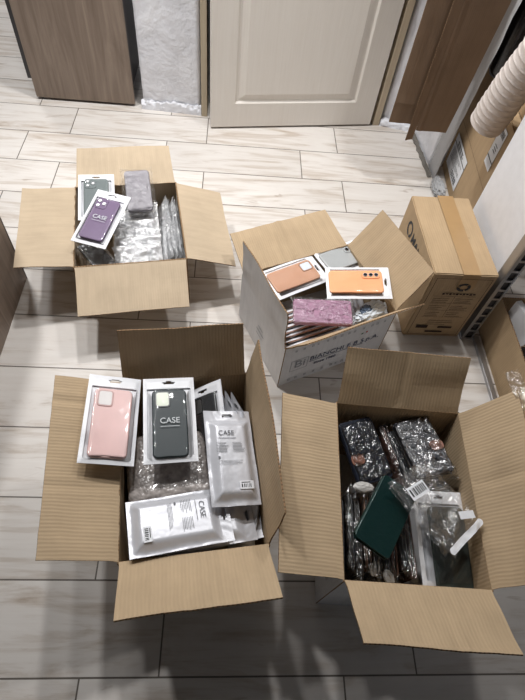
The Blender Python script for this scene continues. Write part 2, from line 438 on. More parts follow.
# ------------------------------------------------------------------ the open cartons
BW = carton('open kraft box of silver bags and a purple phone case, nearest the cabinet', -.330, 1.278, 10.29, .340, .371, .20,
    dict(back=(11.8, .172, .007, -.005), right=(-18.6, .170, -.001, .001), front=(-13.3, .168, .007, -.003), left=(3.9, .170, .001, -.001)), KRAFT, KRAFT, seed=1)
BB = carton('white-faced open box printed in blue, holding the orange and brown phone cases', .285, 1.003, 24.28, .377, .297, .21,
    dict(back=(12.7, .151, .013, -.010), right=(53.1, .158, .004, -.009), front=(58.6, .148, .001, 0), left=(86.3, .150, .008, -.004)), KRAFT2, WHITEB, seed=12,
    creases={'back': ((.48, -.004),), 'right': ((.2, .003),)})
BC = carton('open cardboard box with the pink and black cases, bottom left', -.067, .434, 7.28, .304, .415, .28,
    dict(back=(69.3, .150, .005, -.005), right=(82.5, .155, .002, -.016), front=(40.5, .151, -.002, -.006), left=(23.2, .154, .006, -.002)), KRAFT2, KRAFT, seed=23,
    creases={'left': ((.14, .003), (.36, .002), (.62, .002), (.84, .003))})
BD = carton('open box full of black wallet cases with a dark green one on top, bottom right', .417, .362, -3.26, .299, .394, .31,
    dict(back=(55.6, .146, .001, -.003), right=(57.8, .153, -.003, 0), front=(37.7, .145, .008, -.006), left=(16.1, .142, -.004, -.003)), KRAFT2, WHITEB, seed=34,
    creases={'back': ((.5, .002),), 'right': ((.45, .003),), 'front': ((.4, .002),)})

# printing on the white-faced box (front wall, local y = -d/2)
NAVY = plain('navy_print', (62, 72, 98), .6); LGREY = plain('pale_grey_print', (140, 144, 150), .6)
M = Matrix.Translation((0, -.1485 - .0042, 0)) @ Matrix.Rotation(R(90), 4, 'X')
text('company_name', 'BIANCHI E B S.p.A.', .031, NAVY, BB, M @ Matrix.Translation((-.095, .098, .001)), 'LEFT')
text('company_name', 'Since 1960', .018, NAVY, BB, M @ Matrix.Translation((-.075, .068, .001)), 'LEFT', True)
bars('underline', [(-.095, .0905, .10, .093)], NAVY, BB, M @ Matrix.Translation((0, 0, .001)))
text('logo', 'Bi', .052, LGREY, BB, M @ Matrix.Translation((-.148, .085, .001)), 'LEFT')
bars('logo', [(-.16, .07, -.158, .128), (-.16, .126, -.100, .128), (-.102, .07, -.100, .128), (-.16, .07, -.100, .072)], LGREY, BB, M @ Matrix.Translation((0, 0, .001)))
rr = random.Random(3); rc = []
for row, x0, x1 in ((.176, -.155, .16), (.018, -.16, .15)):
    x = x0
    while x < x1:
        s = rr.uniform(.006, .010)
        rc += [(x, row, x + s, row + .002), (x, row + s, x + s, row + s + .002), (x, row, x + .002, row + s), (x + s * .5, row + s * .3, x + s * .9, row + s * .8)]
        x += rr.uniform(.018, .034)
for k in range(0, len(rc), 4): bars('handling_mark', rc[k:k + 4], LGREY, BB, M @ Matrix.Translation((0, 0, .001)))
bars('colour_mark', [(.078, .148, .085, .155)], plain('green_print', (50, 95, 70), .6), BB, M @ Matrix.Translation((0, 0, .001)))
bars('colour_mark', [(.094, .150, .101, .157)], plain('red_print', (190, 60, 50), .6), BB, M @ Matrix.Translation((0, 0, .001)))
ML = Matrix.Translation((-.1885 - .0042, 0, 0)) @ Matrix.Rotation(R(-90), 4, 'Z') @ Matrix.Rotation(R(90), 4, 'X')
bars('faint_marks', [(-.02, .10, .03, .104), (-.01, .12, .02, .124), (-.02, .08, .02, .083)], LGREY, BB, ML @ Matrix.Translation((0, 0, .001)))

# ------------------------------------------------------------------ closed carton
t = thing('closed_cardboard_box', 'taped closed brown box with a black logo, beside the white sheet panel', 'box', (.712, 1.190, 0), (1.2, 0, 0))
def solid_box(name, w, d, h, mat, parent, tops=True):
    V = []; F = []; U = []
    x, y = w / 2, d / 2
    P = [(-x, -y), (x, -y), (x, y), (-x, y)]
    bm = bmesh.new(); bmesh.ops.create_cube(bm, size=1)
    for v in bm.verts: v.co = Vector((v.co.x * w, v.co.y * d, (v.co.z + .5) * h))
    bmesh.ops.bevel(bm, geom=bm.edges[:], offset=.003, segments=2, affect='EDGES')
    bmesh.ops.subdivide_edges(bm, edges=[e for e in bm.edges if e.calc_length() > .1], cuts=7, use_grid_fill=True)
    uvl = bm.loops.layers.uv.new('UVMap')
    for f in bm.faces:
        n = f.normal
        for l in f.loops:
            c = l.vert.co
            l[uvl].uv = (c.x, c.y) if abs(n.z) > .7 else ((c.x, c.z) if abs(n.y) > .7 else (c.y, c.z))
    for v in bm.verts: v.co += Vector([noise.noise(v.co * 7 + Vector((i * 9, 3, w * 50))) * .0025 for i in (0, 1, 2)]) * (1 if v.co.z > .02 else 0)
    return bm_obj(name, bm, mat, parent)
solid_box('box_body', .200, .355, .311, KRAFT_BROWN, t)
KD = plain('flap_gap_shadow_line', (96, 72, 48), .9)
box('tape', (-.012, -.1785, .3135), (.042, .1785, .3142), TAPE, t)
box('tape', (-.012, -.1792, .25), (.042, -.1787, .3135), TAPE, t)
bars('flap_seam', [(.012, -.176, .0135, .176), (.012, -.02, .05, -.0188)], KD, t, Matrix.Translation((0, 0, .3131)))
Mf = Matrix.Translation((0, -.1805, 0)) @ Matrix.Rotation(R(90), 4, 'X')
rr = random.Random(5)
DB = plain('dark_brown_print', (52, 36, 26), .8)
fr = [(-.088, .012, -.0865, .295), (.086, .012, .0875, .295), (-.088, .295, .0875, .2965), (-.088, .012, .0875, .0135),
      (-.07, .215, .07, .216), (-.07, .18, .07, .181), (-.07, .145, .07, .146), (-.07, .11, .07, .111), (0, .11, .001, .215)]
for (x0, y0, x1, y1, n) in ((-.066, .185, -.008, .212, 3), (.006, .185, .066, .212, 3), (-.066, .15, -.008, .176, 3), (.006, .15, .066, .176, 3), (-.066, .115, -.008, .142, 3), (.006, .115, .066, .142, 3), (-.04, .07, .05, .1, 3)):
    fr += lines_block(x0, y0, x1, y1, n, rr, .18)
fr += [(-.07, .048, -.03, .064), (.005, .05, .055, .06), (-.03, .026, .03, .034)] + [(-.045 + i * .011, .222 + (i % 2) * .002, -.037 + i * .011, .230) for i in range(10)]
bars('printed_panel', fr, DB, t, Mf)
def ring(name, r0, r1, n, mat, parent, M, gaps=()):
    V = []; F = []
    for i in range(n):
        if i in gaps: continue
        a, b = 2 * PI * i / n, 2 * PI * (i + 1) / n; k = len(V)
        V += [M @ Vector((r * math.cos(q), r * math.sin(q), 0)) for r, q in ((r0, a), (r1, a), (r1, b), (r0, b))]; F.append((k, k + 1, k + 2, k + 3))
    return mesh(name, V, F, mat, parent)
ring('recycling_logo', .010, .018, 24, BLACKINK, t, Mf @ Matrix.Translation((.01, .258, 0)) @ Matrix.Scale(1.2, 4, (1, 0, 0)), (3, 11, 19))
Ms = Matrix.Translation((-.1022, 0, 0)) @ Matrix.Rotation(R(-90), 4, 'Z') @ Matrix.Rotation(R(90), 4, 'X')
ring('logo', .018, .027, 20, BLACKINK, t, Ms @ Matrix.Translation((-.085, .245, .0)), (15,))
text('logo', 'MANOR', .048, BLACKINK, t, Ms @ Matrix.Translation((-.05, .228, 0)), 'LEFT', True)
bars('small_print', lines_block(-.08, .19, .09, .212, 2, rr, .5), DB, t, Ms)

# ------------------------------------------------------------------ stacked cartons against the right wall
t = thing('labelled_cardboard_box', 'large brown box on the floor with two white shipping labels, behind the white sheet', 'box', (1.180, 1.70, 0), (-4.4, 0, 0))
solid_box('box_body', .46, .62, .468, KRAFT_BROWN, t)
bars('flap_seam', [(-.30, .236, .30, .2375)], KD, t, Matrix.Translation((-.2325, 0, 0)) @ Matrix.Rotation(R(-90), 4, 'Z') @ Matrix.Rotation(R(90), 4, 'X'))
Mx = Matrix.Translation((-.2335, 0, 0)) @ Matrix.Rotation(R(-90), 4, 'Z') @ Matrix.Rotation(R(90), 4, 'X')   # x -> -y world (towards camera)
def label(name, x0, y0, x1, y1, seed, parent, M, kind=0):
    rr = random.Random(seed); o = bars(name, [(x0, y0, x1, y1)], PAPER, parent, M)
    w_, h_ = x1 - x0, y1 - y0; N = M @ Matrix.Translation((0, 0, .0006))
    def f(a, b, c, d): return (x0 + a * w_, y0 + b * h_, x0 + c * w_, y0 + d * h_)
    if kind == 0:
        bars('barcode', barcode(*f(.45, .06, .9, .24), 14, rr), BLACKINK, o, N); bars('label_line', [f(.0, .74, 1, .77)], BLACKINK, o, N)
        bars('label_text', lines_block(*f(.08, .3, .9, .68), 7, rr, .3) + lines_block(*f(.2, .80, .9, .95), 2, rr, .5), BLACKINK, o, N)
    else:
        bars('barcode', barcode(*f(.25, .78, .85, .93), 12, rr), BLACKINK, o, N); bars('label_line', [f(0, .2, 1, .23)], BLACKINK, o, N)
        bars('label_text', lines_block(*f(.3, .4, .75, .62), 3, rr, .3), BLACKINK, o, N)
label('shipping_label', -.243, .048, -.03, .19, 1, t, Mx)
label('shipping_label', .095, .288, .165, .44, 2, t, Mx, 1)
t = thing('upper_cardboard_box', 'brown box stacked on top of the box with shipping labels', 'box', (1.19, 1.455, .4715), (-4, 0, 0))
solid_box('box_body', .44, .38, .27, KRAFT_BROWN, t)

# black rounded thing on that stack
t = thing('black_case', 'glossy black rounded plastic case on the stacked boxes above the hose', 'case', (1.072, 1.905, .471), (-12, 0, 0))
s = slab('shell', .27, .21, 0, .30, .05, .03, BLACKP, t)
s.data.materials[0] = BLACKP


# shelf with the open carton whose flaps hang down
t = thing('wall_shelf', 'shelf on the white wall under the hanging brown box flaps', 'shelf', (.76, 2.0, .785))
box('shelf_board', (-.17, -.15, 0), (.128, .22, .02), TRIM, t, .002)
box('bracket', (.10, .0, -.12), (.122, .02, 0), METAL, t, .001); box('bracket', (-.1, .0, -.02), (.122, .02, 0), METAL, t, .001)
BROWN_IN = cardboard('dull_brown_cardboard', (126, 105, 86), .05)
t = thing('hanging_flap_box', 'big open brown box whose long flaps hang down beside the white wall', 'box', (.76, 2.0, .806))
mt = [BROWN_IN, BROWN_IN, EDGE]
x0, x1, y0, y1 = -.15, .125, -.15, .2
panel('side_panel', (x0, y0, 0), (x1, y0, 0), (0, 0, 1), .3, (0, 1, 0), mt, t, seed=2)
panel('side_panel', (x0, y1, 0), (x1, y1, 0), (0, 0, 1), .3, (0, -1, 0), mt, t, seed=3)
panel('side_panel', (x0, y0, 0), (x0, y1, 0), (0, 0, 1), .3, (1, 0, 0), mt, t, seed=4)
panel('side_panel', (x1, y0, 0), (x1, y1, 0), (0, 0, 1), .3, (-1, 0, 0), mt, t, seed=5)
# hanging: front flap (faces the camera), long left flap, narrow folded strip between
panel('flap', (-.04, -.152, .04), (.135, -.152, .04), (0, -.0, -1), .593, (0, 1, 0), mt, t, .012, -.04, seed=6, warp=.004, creases=((.1, .003),))
panel('flap', (-.148, -.154, .04), (-.055, -.158, .04), (0, 0, -1), .565, (0, 1, 0), mt, t, 0, -.004, seed=7, warp=.004, cross=((.9, .002), (.82, .002), (.86, .002)))
panel('flap', (-.070, -.176, .04), (-.030, -.163, .04), (0, 0, -1), .625, (0, 1, 0), mt, t, .004, -.006, seed=8, warp=.003)
TAPE2 = plain('dark_tape_mark', (104, 76, 54), .5)

# ribbed hose hanging
def hose(name, label, pts, r, pitch=.0135):
    P = [Vector(p) for p in pts]; path = []
    for i in range(len(P) - 1):
        a = P[max(i - 1, 0)]; b = P[i]; c = P[i + 1]; d = P[min(i + 2, len(P) - 1)]
        for k in range(60):
            s = k / 60; path.append(.5 * ((2 * b) + (c - a) * s + (2 * a - 5 * b + 4 * c - d) * s * s + (3 * b - a - 3 * c + d) * s ** 3))
    path.append(P[-1]); V = []; F = []; n = 36; s = 0; ref = Vector((1, 0, 0)); rows = 0; out = []
    # resample at 2.2 mm
    res = [path[0]]; acc = 0
    for i in range(1, len(path)):
        a, b = path[i - 1], path[i]; L = (b - a).length; q = .0027 - acc
        while q <= L: res.append(a.lerp(b, q / L)); q += .0027
        acc = L - (q - .0027)
    for i, p in enumerate(res):
        tg = (res[min(i + 1, len(res) - 1)] - res[max(i - 1, 0)]).normalized(); u = ref.cross(tg).normalized(); v = tg.cross(u)
        for k in range(n):
            a = 2 * PI * k / n
            rad = r * (1 + .045 * max(0, math.cos(2 * PI * (i * .0027 / pitch) + a)) ** 2.5 + .012 * math.cos(6 * PI * (i * .0027 / pitch) + 3 * a)) * (.97 + .03 * noise.noise(p * 30))
            V.append(p + (u * math.cos(a) + v * math.sin(a)) * rad)
    m = len(res)
    F = [(i * n + k, i * n + (k + 1) % n, (i + 1) * n + (k + 1) % n, (i + 1) * n + k) for i in range(m - 1) for k in range(n)]
    # inner skin to give the open end a wall
    o = mesh(name, V, F, HOSEM, smooth=True)
    so = o.modifiers.new('wall', 'SOLIDIFY'); so.thickness = .0025; so.offset = -1
    return tag(o, label, 'hose')
hose('ribbed_hose', 'cream ribbed flexible hose hanging at the top right corner', [(.862, 1.585, .455), (.868, 1.545, .62), (.900, 1.50, .82), (.98, 1.47, 1.02), (1.12, 1.46, 1.12), (1.3, 1.46, 1.05), (1.38, 1.46, .81)], .061, .021)

# white sheet + slotted post + rail (shelving rack)
t = thing('shelving_rack', 'white-sided metal shelving rack with slotted post, beside the closed brown box', 'rack', (.84, 1.01, 0))
box('side_sheet', (0, .012, .0), (.006, .355, .95), WHITEP, t, .001)
box('corner_block', (.003, .335, .0), (.02, .352, .95), WHITEP, t)
def slotted_post(parent, x, y, hgt):
    # L-angle: leg A along -x..x (faces camera) with slots, leg B along y
    wA = .034; T = .002; V = []; F = []
    bm = bmesh.new()
    def bx(lo, hi):
        r = bmesh.ops.create_cube(bm, size=1)
        for v in r['verts']: v.co = Vector([(lo[i] + hi[i]) / 2 + v.co[i] * (hi[i] - lo[i]) for i in range(3)])
    bx((x - .014, y - .003, 0), (x - .002, y + T, hgt)); bx((x + .020, y - .003, 0), (x + .026, y + T, hgt))
    z = 0
    while z < hgt: bx((x - .003, y - .0029, z), (x + .022, y + T, z + .008)); z += .042
    bx((x - .014, y, 0), (x - .012, y + .034, hgt))
    bx((x - .018, y - .006, 0), (x + .028, y + .034, .008))
    return bm_obj('slotted_post', bm, METAL, parent)
slotted_post(t, 0, 0, .95)
box('post_back', (-.001, .004, .0), (.024, .010, .95), DARK, t)
box('floor_rail', (.028, -.30, .0), (.046, .0, .014), METAL, t, .001)
box('shelf_board', (.0, .01, .93), (.07, .355, .95), WHITEP, t)

# low open carton at the right edge
CI = carton('low open cardboard box at the right edge holding small white boxes, beside the slotted post', 1.12, .80, 0, .43, .50, .175, {}, KRAFT_BROWN, KRAFT_BROWN, seed=51, name='low_cardboard_box')
rr = random.Random(9)
WB = plain('white_small_box', (240, 241, 244), .5)
for i, (x, y, yaw, dz) in enumerate(((.925, 1.0, 14, .215), (.951, .993, 14, .22), (.977, .986, 12, .215), (1.005, .98, 16, .21))):
    t = thing('slim_white_box', ['leftmost', 'second from the left', 'third from the left', 'rightmost'][i] + ' of the slim white boxes in the low right-edge box', 'box', (x + .012, y - .055, .0045), (yaw, 0, 0), 'slim white boxes in the low box')
    box('box_body', (-.010, -.06, 0), (.010, .06, dz), WB, t, .0015)
t = thing('black_pouch', 'black pouch among the contents of the low box at the right edge', 'pouch', (.99, .81, .0045), (10, 0, 0))
slab('pouch_body', .10, .09, 0, .16, .02, .012, BLACKP, t)
def tube_mesh(name, path, r, mat, parent=None, n=6):
    V = []; F = []
    for i, p in enumerate(path):
        tg = (path[min(i + 1, len(path) - 1)] - path[max(i - 1, 0)]).normalized(); u = tg.orthogonal().normalized(); v = tg.cross(u)
        for k in range(n): a = 2 * PI * k / n; V.append(p + (u * math.cos(a) + v * math.sin(a)) * r)
    F = [(i * n + k, i * n + (k + 1) % n, (i + 1) * n + (k + 1) % n, (i + 1) * n + k) for i in range(len(path) - 1) for k in range(n)]
    F += [tuple(range(n))[::-1], tuple((len(path) - 1) * n + k for k in range(n))]
    return mesh(name, V, F, mat, parent, smooth=True)
path = [Vector((.94 + .014 * math.sin(i * .55) , .90 - i * .0035, .155 + .012 * math.cos(i * .55))) for i in range(50)]
tag(tube_mesh('coiled_cord', path, .003, plain('brown_cord', (110, 90, 70), .5)), 'brown coiled cord inside the low box at the right edge', 'cord')

# crumpled sheet of film ------------------------------------------------------
def crumple(name, W, L, z, amp, mat, parent, seed, nx=34, ny=44, freq=26, edge=.25, shape=None, hang=None):
    V = []
    for j in range(ny + 1):
        for i in range(nx + 1):
            u, v = i / nx - .5, j / ny - .5
            q = Vector((u * W * freq + seed, v * L * freq, seed * .7))
            h = (1 - abs(noise.noise(q)) * 2) * .6 + noise.noise(q * 2.3) * .45 + abs(noise.noise(q * 4.1)) * .2
            x, y = u * W, v * L
            x += noise.noise(q * .5 + Vector((9, 0, 0))) * .10 * W * (abs(v) * 2) ** 2 * edge
            y += noise.noise(q * .5 + Vector((0, 9, 0))) * .10 * L * (abs(u) * 2) ** 2 * edge
            base = shape(u, v) if shape else 0
            V.append((x, y, z + base + h * amp))
    W1 = nx + 1
    F = [(i + j * W1, i + 1 + j * W1, i + 1 + (j + 1) * W1, i + (j + 1) * W1) for j in range(ny) for i in range(nx)]
    return mesh(name, V, F, mat, parent, smooth=True)

# pouch with a flat white backing, rim and clear window ------------------------
def pouch_sheet(name, W, L, mat, parent, zf, hole=None, cut=None, nx=40, ny=72, thick=0, seed=0):
    V = []; Wn = nx + 1
    for j in range(ny + 1):
        for i in range(nx + 1):
            u, v = i / nx - .5, j / ny - .5
            V.append((u * W, v * L, zf(u * W, v * L)))
    F = []
    for j in range(ny):
        for i in range(nx):
            x, y = ((i + .5) / nx - .5) * W, ((j + .5) / ny - .5) * L
            if hole and (abs(x - hole[0]) / hole[2]) ** 2.5 + (abs(y - hole[1]) / hole[3]) ** 2.5 < 1: continue
            if cut and cut(x, y): continue
            F.append((i + j * Wn, i + 1 + j * Wn, i + 1 + (j + 1) * Wn, i + (j + 1) * Wn))
    return mesh(name, V, F, mat, parent, smooth=True)
def sd(x, y, w, l):      # inside distance to a rectangle edge (positive inside)
    return min(w / 2 - abs(x), l / 2 - abs(y))
def smooth(a, b, x):
    t_ = max(0, min(1, (x - a) / (b - a))); return t_ * t_ * (3 - 2 * t_)

def case_in_pouch(label, loc, rot, W, L, cw, cl, color, cam_kind, cat='phone case', group=None, cy=-.008, off=0, text_s=None, name='packaged_phone_case', rough=.35, window=True, seed=1, camcol=None, white=POUCH, bend=0, rot_case=0, metal=0, txtcol=None):
    t = thing(name, label, cat, loc, rot, group)
    def wob(x, y): return noise.noise(Vector((x * 18 + seed, y * 18, seed))) * .0016 + bend * (y / L) ** 2 * (1 if y > 0 else 0)
    T = .009
    hole = (0, L / 2 - .014, .0135, .0042)
    pouch_sheet('pouch_backing', W, L, white, t, lambda x, y: wob(x, y) - .001, hole)
    # raised white border around the window
    iw, il, ic = W - .020, L - .042, -.008
    pouch_sheet('pouch_border', W, L, white, t, lambda x, y: wob(x, y) + .001 + .0025 * smooth(0, .012, sd(x, y, W, L)), hole,
                cut=lambda x, y: sd(x, y - ic, iw, il) > 0)
    cc = thing('case_holder', None, None, (off, cy, .0), (rot_case, 0, 0)); cc.parent = t
    for k in ('label', 'category'):
        if k in cc: del cc[k]
    c = phone_case(cw, cl, T, color, cam_kind, t, (off, cy), rough, camcol, metal)
    bpy.data.objects.remove(cc)
    def fz(x, y):
        s = sd(x - off, y - cy, cw + .012, cl + .012)
        q = Vector((x * 17 + seed * 2 + y * 6, y * 7, seed))
        return wob(x, y) + .0025 + (T + .0005) * smooth(-.006, .010, s) + (noise.noise(q) * .0018 + noise.noise(q * 2.1) * .0007) * (1 if s > .01 else 2)
    pouch_sheet('clear_window', iw + .004, il + .004, FILM, t, lambda x, y: fz(x, y + ic) + 0, nx=34, ny=56).location = (0, ic, 0)
    if text_s:
        tm = txtcol or plain('pale_print', (200, 205, 208), .5)
        text('window_print', 'CASE', text_s, tm, t, Matrix.Translation((off, cy - .004, T + .0046)))
        bars('window_print', [(off - text_s * 1.1, cy - .012, off + text_s * 1.1, cy - .011)], tm, t, Matrix.Translation((0, 0, T + .0046)))
    return t

LENSG = plain('lens_glass', (18, 20, 26), .08, 0, .8)
CHROME = plain('lens_ring_metal', (190, 190, 192), .25, .9)
def phone_case(cw, cl, T, color, kind, parent, at=(0, 0), rough=.35, camcol=None, metal=0, name='phone_case'):
    m = plain('case_' + kind + '_%d_%d_%d' % tuple(color), color, rough, metal, .5)
    c = slab(name, cw, cl, .001, T, .012, .003, m, parent, at)
    hw, hl = cw / 2, cl / 2; Z = T + .0006
    if kind == 'window':      # cut-out for the camera, white showing through
        x, y = at[0] - hw + .024, at[1] + hl - .026
        edge = plain('camera_frame', tuple(max(0, v - 30) for v in color), .3)
        slab('camera_frame', .034, .040, T - .001, Z + .0012, .007, .0008, edge, c, (x, y))
        slab('camera_opening', .028, .034, T, Z + .0015, .005, .0004, plain('white_behind_opening', camcol or (222, 226, 218), .3), c, (x, y))
    if kind == 'three_corner':
        x, y = at[0] - hw + .022, at[1] + hl - .024
        slab('camera_bump', .037, .039, T - .001, Z + .0012, .009, .001, m, c, (x, y))
        for dx, dy in ((-.008, .009), (-.008, -.009), (.009, 0)):
            disc('camera_lens', .0068, Z, Z + .0032, CHROME, c, (x + dx, y + dy)); disc('lens_glass', .0040, Z + .0032, Z + .0036, PAPER, c, (x + dx, y + dy))
    if kind == 'three_row':    # lenses in a line down the long side, raised island
        x, y = at[0] - hw + .020, at[1] + hl - .036
        isl = slab('camera_bump', .024, .056, T - .001, Z + .0022, .009, .001, m, c, (x, y))
        for k in range(3):
            disc('camera_lens', .0075, Z + .002, Z + .0042, CHROME, c, (x, y + .0165 - k * .0165)); disc('lens_glass', .0055, Z + .0042, Z + .0048, LENSG, c, (x, y + .0165 - k * .0165))
    return c

# opaque pearl pouch, printed ---------------------------------------------------
def printed_pouch(label, loc, rot, W, L, group=None, T=.016, seed=1, prints=True, window_hole=False, mat=None, cat='packet', wob_a=.0026, fold=.0):
    t = thing('printed_pouch', label, cat, loc, rot, group)
    hole = (0, L / 2 - .013, .014, .0045)
    def top(x, y):
        s = sd(x, y + .008, W - .012, L - .034); q = Vector((x * 24 + seed * 3, y * 18, seed))
        e = smooth(-.002, .020, s)
        return .001 + T * e + noise.noise(q) * wob_a * (.35 + (1 - e)) + abs(noise.noise(q * 2.4)) * wob_a * .6 * (1 - e)
    pouch_sheet('pouch_front', W, L, mat or PEARL, t, top, hole, nx=44, ny=80)
    pouch_sheet('pouch_back', W, L, mat or PEARL, t, lambda x, y: -.0005 - .25 * T * smooth(0, .03, sd(x, y, W, L)), hole, nx=10, ny=20)
    if prints:
        z = T + .0034; MM = Matrix.Translation((0, 0, z)); rr = random.Random(seed)
        text('printed_title', 'CASE', .016, INK, t, MM @ Matrix.Translation((-.012, L * .20, 0)))
        q = [(-.034, L * .20 - .008, .010, L * .20 - .0068)]
        q += lines_block(-.038, L * .02, -.008, L * .13, 7, rr, .28) + lines_block(.0, L * .02, .030, L * .13, 7, rr, .28)
        q += [(-.036, -L * .045, -.031, -L * .025)] + lines_block(-.036, -L * .11, .032, -L * .06, 4, rr, .28)
        bars('printed_text', q, INK, t, MM)
        s = bars('sticker', [(.006, -L * .36, .038, -L * .28)], PAPER, t, MM)
        bars('barcode', barcode(.010, -L * .345, .034, -L * .31, 12, rr) + [(.010, -L * .30, .03, -L * .292)], BLACKINK, s, MM @ Matrix.Translation((0, 0, .0004)))
    return t

# case in a loose transparent bag ------------------------------------------------
def bagged_case(label, loc, rot, W, L, color, group=None, T=.012, seed=1, bag=SILVERBAG, margin=.012, amp=.003, kind='plain', name='bagged_phone_case', rough=.45, cat='phone case', inner='phone_case', freq=26):
    t = thing(name, label, cat, loc, rot, group)
    phone_case(W - 2 * margin, L - 2 * margin, T, color, kind, t, rough=rough, name=inner)
    def sh(u, v): return (T + .001) * smooth(0, .12, .5 - max(abs(u), abs(v)))
    crumple('clear_bag', W, L, .003, amp, bag, t, seed, 26, 36, freq, .8, sh)
    crumple('clear_bag_back', W, L, -.003, amp * .5, bag, t, seed + 5, 12, 18, 20, .8)
    return t

# ================================================================== contents of box A (kraft, upper left)
def loc_in(cx, cy, rot, x, y, z):
    a = R(rot); return (cx + x * math.cos(a) - y * math.sin(a), cy + x * math.sin(a) + y * math.cos(a), z)
def inA(x, y, z): return loc_in(-.330, 1.278, 10.29, x, y, z)
ords = ['rearmost', 'second from the back', 'third from the back', 'fourth from the back', 'fifth from the back', 'front-most']
for i in range(6):
    bagged_case('%s of the silver-bagged cases overlapped in the upper left box' % ords[i], inA(.022, .075 - i * .041, .158), (10.3 + (i % 3 - 1) * 3, 26, (i % 2) * 4), .150, .088, (206, 208, 212), 'silver-bagged cases overlapped in the upper left box', T=.008, seed=i * 3 + 1, amp=.007, freq=30)
ords = ['leftmost', 'second from the left', 'third from the left', 'fourth from the left', 'rightmost']
for i in range(5):
    bagged_case('%s of the silver bags on edge in the upper left box' % ords[i], inA(.095 + i * .0130, -.005 + (i % 2) * .012, .122), (10.3 + (i % 3 - 1) * 2.5, 0, -56 - i * 3), .105, .29, (214, 216, 220), 'silver bags on edge in the upper left box', T=.005, seed=i * 5 + 40, amp=.0065, freq=20)
bagged_case('dark bagged phone case lying below the purple one in the upper left box', inA(-.105, -.125, .165), (40, 0, 8), .09, .17, (30, 30, 34), T=.012, seed=77, kind='three_corner', bag=BAGFILM, amp=.003)
case_in_pouch('green-grey three-lens phone case in a white pouch leaning behind the purple one', (-.440, 1.350, .232), (9.1, 8, 2), .116, .195, .080, .160, (116, 124, 124), 'three_corner', seed=11)
case_in_pouch('purple three-lens phone case in a white pouch, tilted in the upper left box', (-.396, 1.215, .262), (-15.4, 10, 0), .112, .208, .078, .158, (120, 100, 130), 'three_corner', seed=12, text_s=.02)
t = bagged_case('flat grey phone case in a clear bag at the back of the upper left box', (-.310, 1.398, .222), (10.9, 13, 0), .108, .190, (140, 136, 142), T=.013, seed=21, bag=LIGHTFILM, amp=.0025, rough=.6)

# ================================================================== contents of box B (white faced)
def inB(x, y, z): return loc_in(.285, 1.003, 24.28, x, y, z)
ROSE = (206, 142, 112)
ords = ['front-most', 'second', 'third', 'fourth', 'fifth', 'sixth', 'seventh', 'rearmost']
RW = plain('rose_gold_case_edge', (232, 188, 166), .35, .1)
def slim_packet(label, loc, rot, W, L, group, seed, T=.007):
    """case in a flat white pouch seen from its edge: white sleeve, rose coloured case edge, folded white rim"""
    t = thing('slim_packet', label, 'phone case', loc, rot, group)
    slab('phone_case', W - .012, L - .014, -.003, T - .003, .01, .002, RW, t)
    crumple('pouch_front', W, L, T, .0012, POUCH, t, seed, 14, 22, 20, .5, lambda u, v: -.6 * T * smooth(.40, .5, max(abs(u), abs(v))))
    crumple('pouch_back', W, L, -.004, .0012, POUCH, t, seed + 2, 14, 22, 20, .5, lambda u, v: .25 * T * smooth(.40, .5, max(abs(u), abs(v))))
    return t
for i in range(8):
    slim_packet('%s of the rose-edged packets, counted from the white box front' % ords[i], inB(-.075 + (i % 3) * .006, -.100 + i * .0168, .128), (24.3 + 90 - (i % 3) * .8, 0, 55), .125, .185, 'rose-edged packets at the front of the white box', i + 3)
ords = ['leftmost', 'second from the left', 'third from the left', 'fourth from the left', 'rightmost']
for i in range(5):
    slim_packet('%s of the rose-edged packets standing upright under the orange case' % ords[i], inB(.052 + i * .018, -.035, .105), (24.3 - 18, 0, -66 - (i % 2) * 4), .120, .16, 'rose-edged packets under the orange case', i + 30)
case_in_pouch('brown leather-look phone case in a white pouch at the left of the white box', (.215, 1.068, .205), (-59.5, -2, 4), .117, .195, .080, .163, (196, 152, 124), 'window', seed=31, camcol=(214, 218, 224))
t = case_in_pouch('transparent grey phone case in a pouch behind the orange one', (.385, 1.172, .195), (-58, -6, 4), .112, .190, .080, .160, (178, 180, 180), 'three_row', seed=32)
case_in_pouch('bright orange three-lens phone case in a clear-fronted white pouch', (.401, 1.020, .243), (-90.5, 5, 6), .116, .196, .083, .164, (246, 176, 124), 'three_row', seed=33)
# mauve case in bubble wrap
def bubble_wrap(name, col, haze=.3):
    m = NT(name); v = m.mapped('Object'); vo = m.n('TexVoronoi'); vo.inputs['Scale'].default_value = 120; m.l(v, vo.inputs[0])
    nz = m.noise(v, 60, 3)
    m.l(m.ramp(nz, [(.3, lin(tuple(x * .85 for x in col))), (.7, lin(tuple(min(255, x * 1.15) for x in col)))]), m.b.inputs['Base Color'])
    m.b.inputs['Roughness'].default_value = .25; m.b.inputs['Coat Weight'].default_value = .6; m.b.inputs['Coat Roughness'].default_value = .1
    h = m.math('SUBTRACT', 1, vo.outputs['Distance']); m.bump(h, .002, .8)
    return m.m
t = thing('mauve_wallet_case', 'mauve wallet phone case in clear wrap lying across the rose-edged packets', 'phone case', (.284, .908, .222), (-91.7, 3, 2))
slab('wallet_cover', .085, .172, .0, .017, .008, .003, plain('mauve_leather', (158, 114, 140), .4, 0, .5, (60, .001)), t)
crumple('clear_wrap', .092, .18, .0175, .003, LIGHTFILM, t, 5, 30, 50, 50, .5)
t = thing('crumpled_bag', 'small crumpled white and blue plastic bag in the right corner of the white box', 'bag', (.452, .962, .175), (30, 0, 0))
